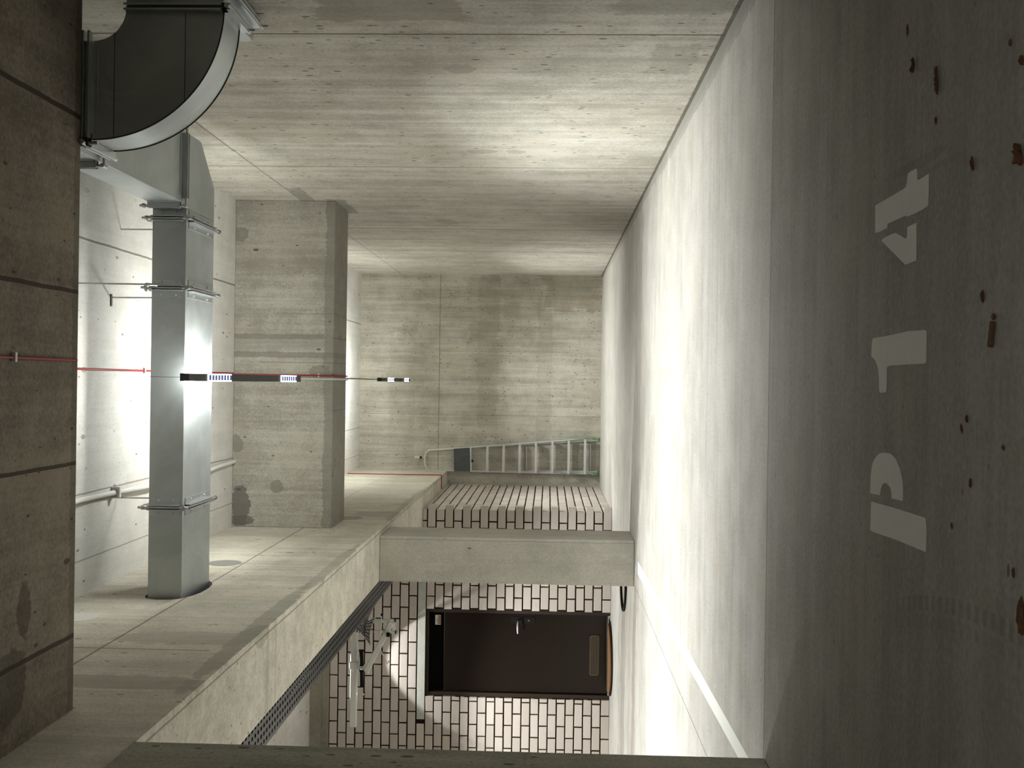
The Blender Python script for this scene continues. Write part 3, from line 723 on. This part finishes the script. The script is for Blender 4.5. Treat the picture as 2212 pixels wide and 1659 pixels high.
MB().tube([Q(820, 1396, YK-.14), Q(822, 1406, YK-.15), Q(826, 1413, YK-.16), Q(832, 1422, YK-.17), Q(834, 1429, YK-.17), Q(836, 1433, YK-.17), Q(839, 1431, YK-.17), Q(840, 1427, YK-.17)], .006, 8).build('hook', M['white'], bc)
MB().tube([Q(785, 1500, YK), Q(785, 1500, YD)], .01, 8).build('wall_bracket', M['white'], bc)
MB().tube([Q(766, 1400, YK), Q(766, 1400, YD)], .01, 8).build('wall_bracket', M['white'], bc)
# ------------------------------------------------------------------ step ladder hanging on the end wall
YL = YB-.05
W = lambda px, py, y=YL: U(px, py, 'y', y)
ld = empty('step_ladder', W(1100, 1000), 'aluminium step ladder with green feet hanging folded on the end wall', 'ladder')
Lt, Lb, Rt, Rb = W(927, 1016), W(1284, 1024), W(926, 973), W(1283, 947)
hoop = [Lb]
hoop += [Lt]; 
cc = [W(921, 1012), W(918, 1004), W(917, 994), W(918, 983), W(921, 977)]
MB().tube([Lb, lerp(Lb, Lt, .5), Lt] + cc + [Rt, lerp(Rt, Rb, .5), Rb], .0125, 10).build('side_rails', M['alu'], ld)
rngs = [1052, 1087, 1121.5, 1156.5, 1192, 1227, 1262]
def rail(xp, L=True):
    t = (xp-926)/(1284-926); return lerp(Lt, Lb, t) if L else lerp(Rt, Rb, t)
for xp in rngs:
    A, B = rail(xp, True), rail(xp, False); B.z = A.z
    tr = MB()
    tr.obox(A+Vector((0, -.035, .008)), B+Vector((0, -.035, .008)), .085, .006).obox(A+Vector((0, -.075, -.004)), B+Vector((0, -.075, -.004)), .006, .030).obox(A+Vector((0, -.002, -.004)), B+Vector((0, -.002, -.004)), .006, .026)
    tr.build('tread', M['alu'], ld, bevel=.001)
A, B = rail(981, True), rail(981, False); A2, B2 = rail(1017, True), rail(1017, False)
MB().prism([A+Vector((-.0, -.03, 0)), B+Vector((0, -.03, 0)), B2+Vector((0, -.03, 0)), A2+Vector((0, -.03, 0))], (0, -.012, 0)).build('platform', M['aludark'], ld, bevel=.003, label='grey folded top platform')
MB().obox(A2+Vector((0, -.03, -.004)), B2+Vector((0, -.03, -.004)), .03, .02).build('platform_hinge', M['alu'], ld)
MB().box(W(1021, 995).x-.015, W(1021, 995).x+.015, YL-.07, YL-.03, W(1021, 995).z-.012, W(1021, 995).z+.012).build('platform_catch', M['blackrub'], ld)
Lm, Rm = rail(1040, True), rail(1040, False)
o_ = Vector((0, .028, 0))
MB().obox(Lm+o_, W(1290, 1019, YL+.028), .03, .018, Vector((0,1,0))).obox(Rm+o_, W(1292, 950, YL+.028), .03, .018, Vector((0,1,0))).build('rear_legs', M['alu'], ld)
MB().obox(W(1137, 1014, YL+.028), W(1137, 965, YL+.028), .02, .015).build('rear_brace', M['alu'], ld)
MB().obox(W(1275, 1015, YL+.028), W(1275, 958, YL+.028), .02, .015).build('rear_brace', M['alu'], ld)
for p in (Lb, Rb):
    d = Vector((0, 0, -1))
    MB().obox(p+Vector((0, 0, .02)), p+Vector((0, 0, -.035)), .03, .035, Vector((0,1,0))).build('foot', M['green'], ld, bevel=.004, label='green plastic foot')
for a_, b_ in ((W(1222, 953, YL-.02), W(1278, 945, YL-.02)), (W(1210, 1022, YL-.015), W(1284, 1026, YL-.015))):
    MB().obox(a_, b_, .006, .02, Vector((0,1,0))).build('edge_trim', M['green'], ld, label='green trim strip')
hk = empty('wall_hook', W(900, 988), 'small white hook with black strap above the ladder', 'hook')
MB().obox(W(896, 987), W(908, 988), .022, .006, Vector((0,1,0))).build('hook_plate', M['white'], hk)
MB().obox(W(907, 988), W(911, 988), .028, .02, Vector((0,1,0))).build('strap', M['blackrub'], hk)
MB().tube([W(910, 988), W(918, 988)], .006, 8).build('hook_pin', M['white'], hk)
# ------------------------------------------------------------------ hose loop by the column
hp_ = []
for i in range(41):
    t = math.pi*(i/40) ; hp_.append((-1.70-.30*math.sin(t), 9.28 + .30*math.cos(t), .011))
hp_ = [(-1.45, 9.58, .011)] + hp_ + [(-1.45, 8.98, .011)]
tag(MB().tube(hp_, .011, 10).build('hose_loop', M['blackrub']), 'black rubber hose loop on the floor behind the smooth column', 'hose')
# ------------------------------------------------------------------ floor markings
def flat(poly, mat, name, parent=None, h=.0012, org=(0, 0), sc=5.369):
    pts = [U(org[0]+x/sc, org[1]+y/sc, 'z', 0.0) for x, y in poly]
    return MB().prism(pts, (0, 0, h)).build(name, mat, parent)
bm_ = empty('bay_number', U(1945, 800, 'z', 0), 'stencilled white bay number P14 painted on the dark near floor', 'floor marking')
p4 = [(972,235),(905,270),(872,295),(866,350),(862,400),(852,445),(820,475),(700,545),(495,665),(490,985),(532,975),(632,925),(635,878),(740,830),(850,780),(862,797),(950,760),(1045,710),(1102,670),(1108,480),(1110,295),(1040,345),(978,375)]
p4b = [(968,865),(865,915),(862,1030),(845,1050),(730,980),(610,1030),(562,1070),(700,1210),(840,1352),(965,1305)]
p1 = [(470,545),(620,520),(760,490),(870,465),(1070,450),(1085,465),(1083,650),(1076,828),(1060,840),(850,850),(650,865),(632,880),(625,905),(620,1160),(610,1175),(555,1180),(540,1160),(535,1020),(530,930),(515,860),(490,800),(448,755),(452,650),(458,570)]
pp = [(435,685),(437,580),(440,480),(450,400),(465,330),(490,280),(520,240),(555,220),(590,212),(640,218),(680,235),(710,260),(735,300),(765,370),(785,440),(800,510),(808,580),(812,775),(790,770),(684,745),(680,680),(672,635),(655,600),(630,575),(605,565),(585,575),(568,600),(555,650),(548,710)]
pst = [(445,780),(700,850),(1000,945),(1060,965),(1072,985),(1082,1110),(1075,1365),(750,1230),(460,1130),(435,1110)]
lp = flat(pp, M['paint2'], 'letter_p_bowl', bm_, org=(1800, 938)); flat(pst, M['paint2'], 'letter_p_stem', bm_, org=(1800, 938))
flat(p1, M['paint2'], 'digit_one', bm_, org=(1800, 629)); flat(p4, M['paint2'], 'digit_four', bm_, org=(1800, 320)); flat(p4b, M['paint2'], 'digit_four_point', bm_, org=(1800, 320))
A0, A1 = U(1590, 1627, 'z', 0), U(1613, 1629, 'z', 0); B0, B1 = U(1378, 1240, 'z', 0), U(1378, 1212, 'z', 0)
wl = MB().prism([A0, A1, B1, B0], (0, 0, .0012))
A0e = A0 + (A0-B0)*.25; A1e = A1 + (A1-B1)*.25
wl = MB().prism([A0e, A1e, B1, B0], (0, 0, .0012))
tag(wl.build('bay_line', M['paint']), 'bright white painted bay line along the columns', 'floor marking')
# ------------------------------------------------------------------ litter on the near floor
def chip(px, py, ln, wd, ang, mat, name, label, cat, h=.004, curl=0.0, seed=1):
    rnd = random.Random(seed); c = U(px, py, 'z', 0); n = 18
    ca, sa = math.cos(ang), math.sin(ang); rings = []
    out = []
    for i in range(n):
        a = 2*math.pi*i/n; r = 1+rnd.uniform(-.28, .18)
        u, v = math.cos(a)*ln/2*r, math.sin(a)*wd/2*r
        out.append((u, v))
    def place(u, v, z): return c + Vector((u*ca-v*sa, u*sa+v*ca, z))
    zf = lambda u, v: curl*((2*v/wd)**2)*wd*.5 + curl*.3*((2*u/ln)**2)*ln*.2
    lo = [place(u, v, .0005+zf(u, v)) for u, v in out]; mi = [place(u*.55, v*.55, h*.4+zf(u*.55, v*.55)+rnd.uniform(0, h*.5)) for u, v in out]
    hi = [place(u*.97, v*.97, h*.55+zf(u, v)) for u, v in out]
    vs = lo + hi + [m+Vector((0,0,h*.4)) for m in mi] + [place(0, 0, .0004), place(0, 0, h)]
    fs = [(i, (i+1)%n, (i+1)%n+n, i+n) for i in range(n)] + [(i+n, (i+1)%n+n, (i+1)%n+2*n, i+2*n) for i in range(n)]
    fs += [(i+2*n, (i+1)%n+2*n, 3*n+1) for i in range(n)] + [((i+1)%n, i, 3*n) for i in range(n)]
    o = MB().add(vs, fs, False).build(name, mat); tag(o, label, cat, 'bits of litter on the near floor'); return o
G = 'litter'
sc_ = U(2150, 694, 'z', 0); se = U(2144, 750, 'z', 0)
wst = empty('wood_splinter', (sc_+se)/2, 'straight pale brown wood splinter right of the digit one', 'wood splinter', 'bits of litter on the near floor')
MB().obox(sc_+Vector((0,0,.004)), se+Vector((0,0,.004)), .009, .007).build('splinter_body', M['wood'], wst, bevel=.0015)
MB().obox(sc_+Vector((.004,.002,.003)), sc_+(sc_-se)*.25+Vector((0,0,.003)), .007, .004).build('splinter_end', M['bark'], wst)
chip(2025, 155, .018, .006, 0.0, M['bark'], 'bark_strip', 'upper end fragment of long brown bark near the top right edge', G, .005, .3, 2)
chip(2027, 182, .038, .009, .15, M['bark'], 'bark_strip', 'long ragged brown bark strip beyond the digit four', G, .006, .5, 3)
chip(1977, 141, .030, .010, .05, M['wood'], 'curled_bark', 'small pale curled bark flake beside the long bark strip', G, .003, 1.6, 4)
chip(2023, 260, .014, .004, .1, M['bark'], 'bark_crumb', 'thin brown crumb between the bark strip and the digit four', G, .003, 0, 5)
chip(1961, 65, .024, .008, 0, M['leaf'], 'bark_crumb', 'flat reddish crumb farthest towards the right wall', G, .002, 0, 6)
chip(2104, 355, .026, .009, .3, M['leaf'], 'leaf_scrap', 'twisted brown leaf scrap to the right of the digit four', G, .005, .6, 7)
chip(2208, 332, .040, .020, .4, M['leaf'], 'dry_leaf', 'curled orange brown leaf at the picture edge nearest the viewer', G, .008, .8, 8)
chip(2210, 130, .018, .010, .1, M['leaf'], 'leaf_scrap', 'dark leaf scrap at the corner nearest viewer and right wall', G, .005, .4, 18)
chip(2125, 640, .022, .010, .1, M['leaf'], 'leaf_crumb', 'crumbly brown leaf bit just beyond the wood splinter', G, .004, .2, 9)
chip(2090, 905, .014, .008, .2, M['leaf'], 'leaf_crumb', 'small brown crumb between the digit one and the letter', G, .003, .2, 10)
chip(2078, 926, .016, .008, .5, M['leaf'], 'leaf_crumb', 'faint brown crumb below its twin beside the letter', G, .002, .2, 11)
chip(2098, 1043, .016, .007, .1, M['leaf'], 'leaf_crumb', 'oval brown crumb right of the bowl of the letter', G, .003, .2, 12)
chip(2057, 1136, .012, .006, .1, M['leaf'], 'leaf_crumb', 'tiny brown crumb right of the stem of the letter', G, .002, .2, 13)
chip(2169, 967, .010, .007, .8, M['bark'], 'bark_crumb', 'tiny dark crumb near the oval crumb', G, .003, .2, 14)
chip(2191, 1237, .014, .007, .1, M['leaf'], 'leaf_crumb', 'brown crumb beside the big dark leaf near the viewer', G, .003, .2, 15)
chip(2211, 1335, .060, .020, .1, M['bark'], 'dry_leaf', 'dark brown leaf cut by the picture edge near the viewer', G, .006, .4, 16)
chip(2184, 93, .012, .006, .1, M['bark'], 'bark_crumb', 'small dark crumb near the corner leaf scrap', G, .003, .2, 17)
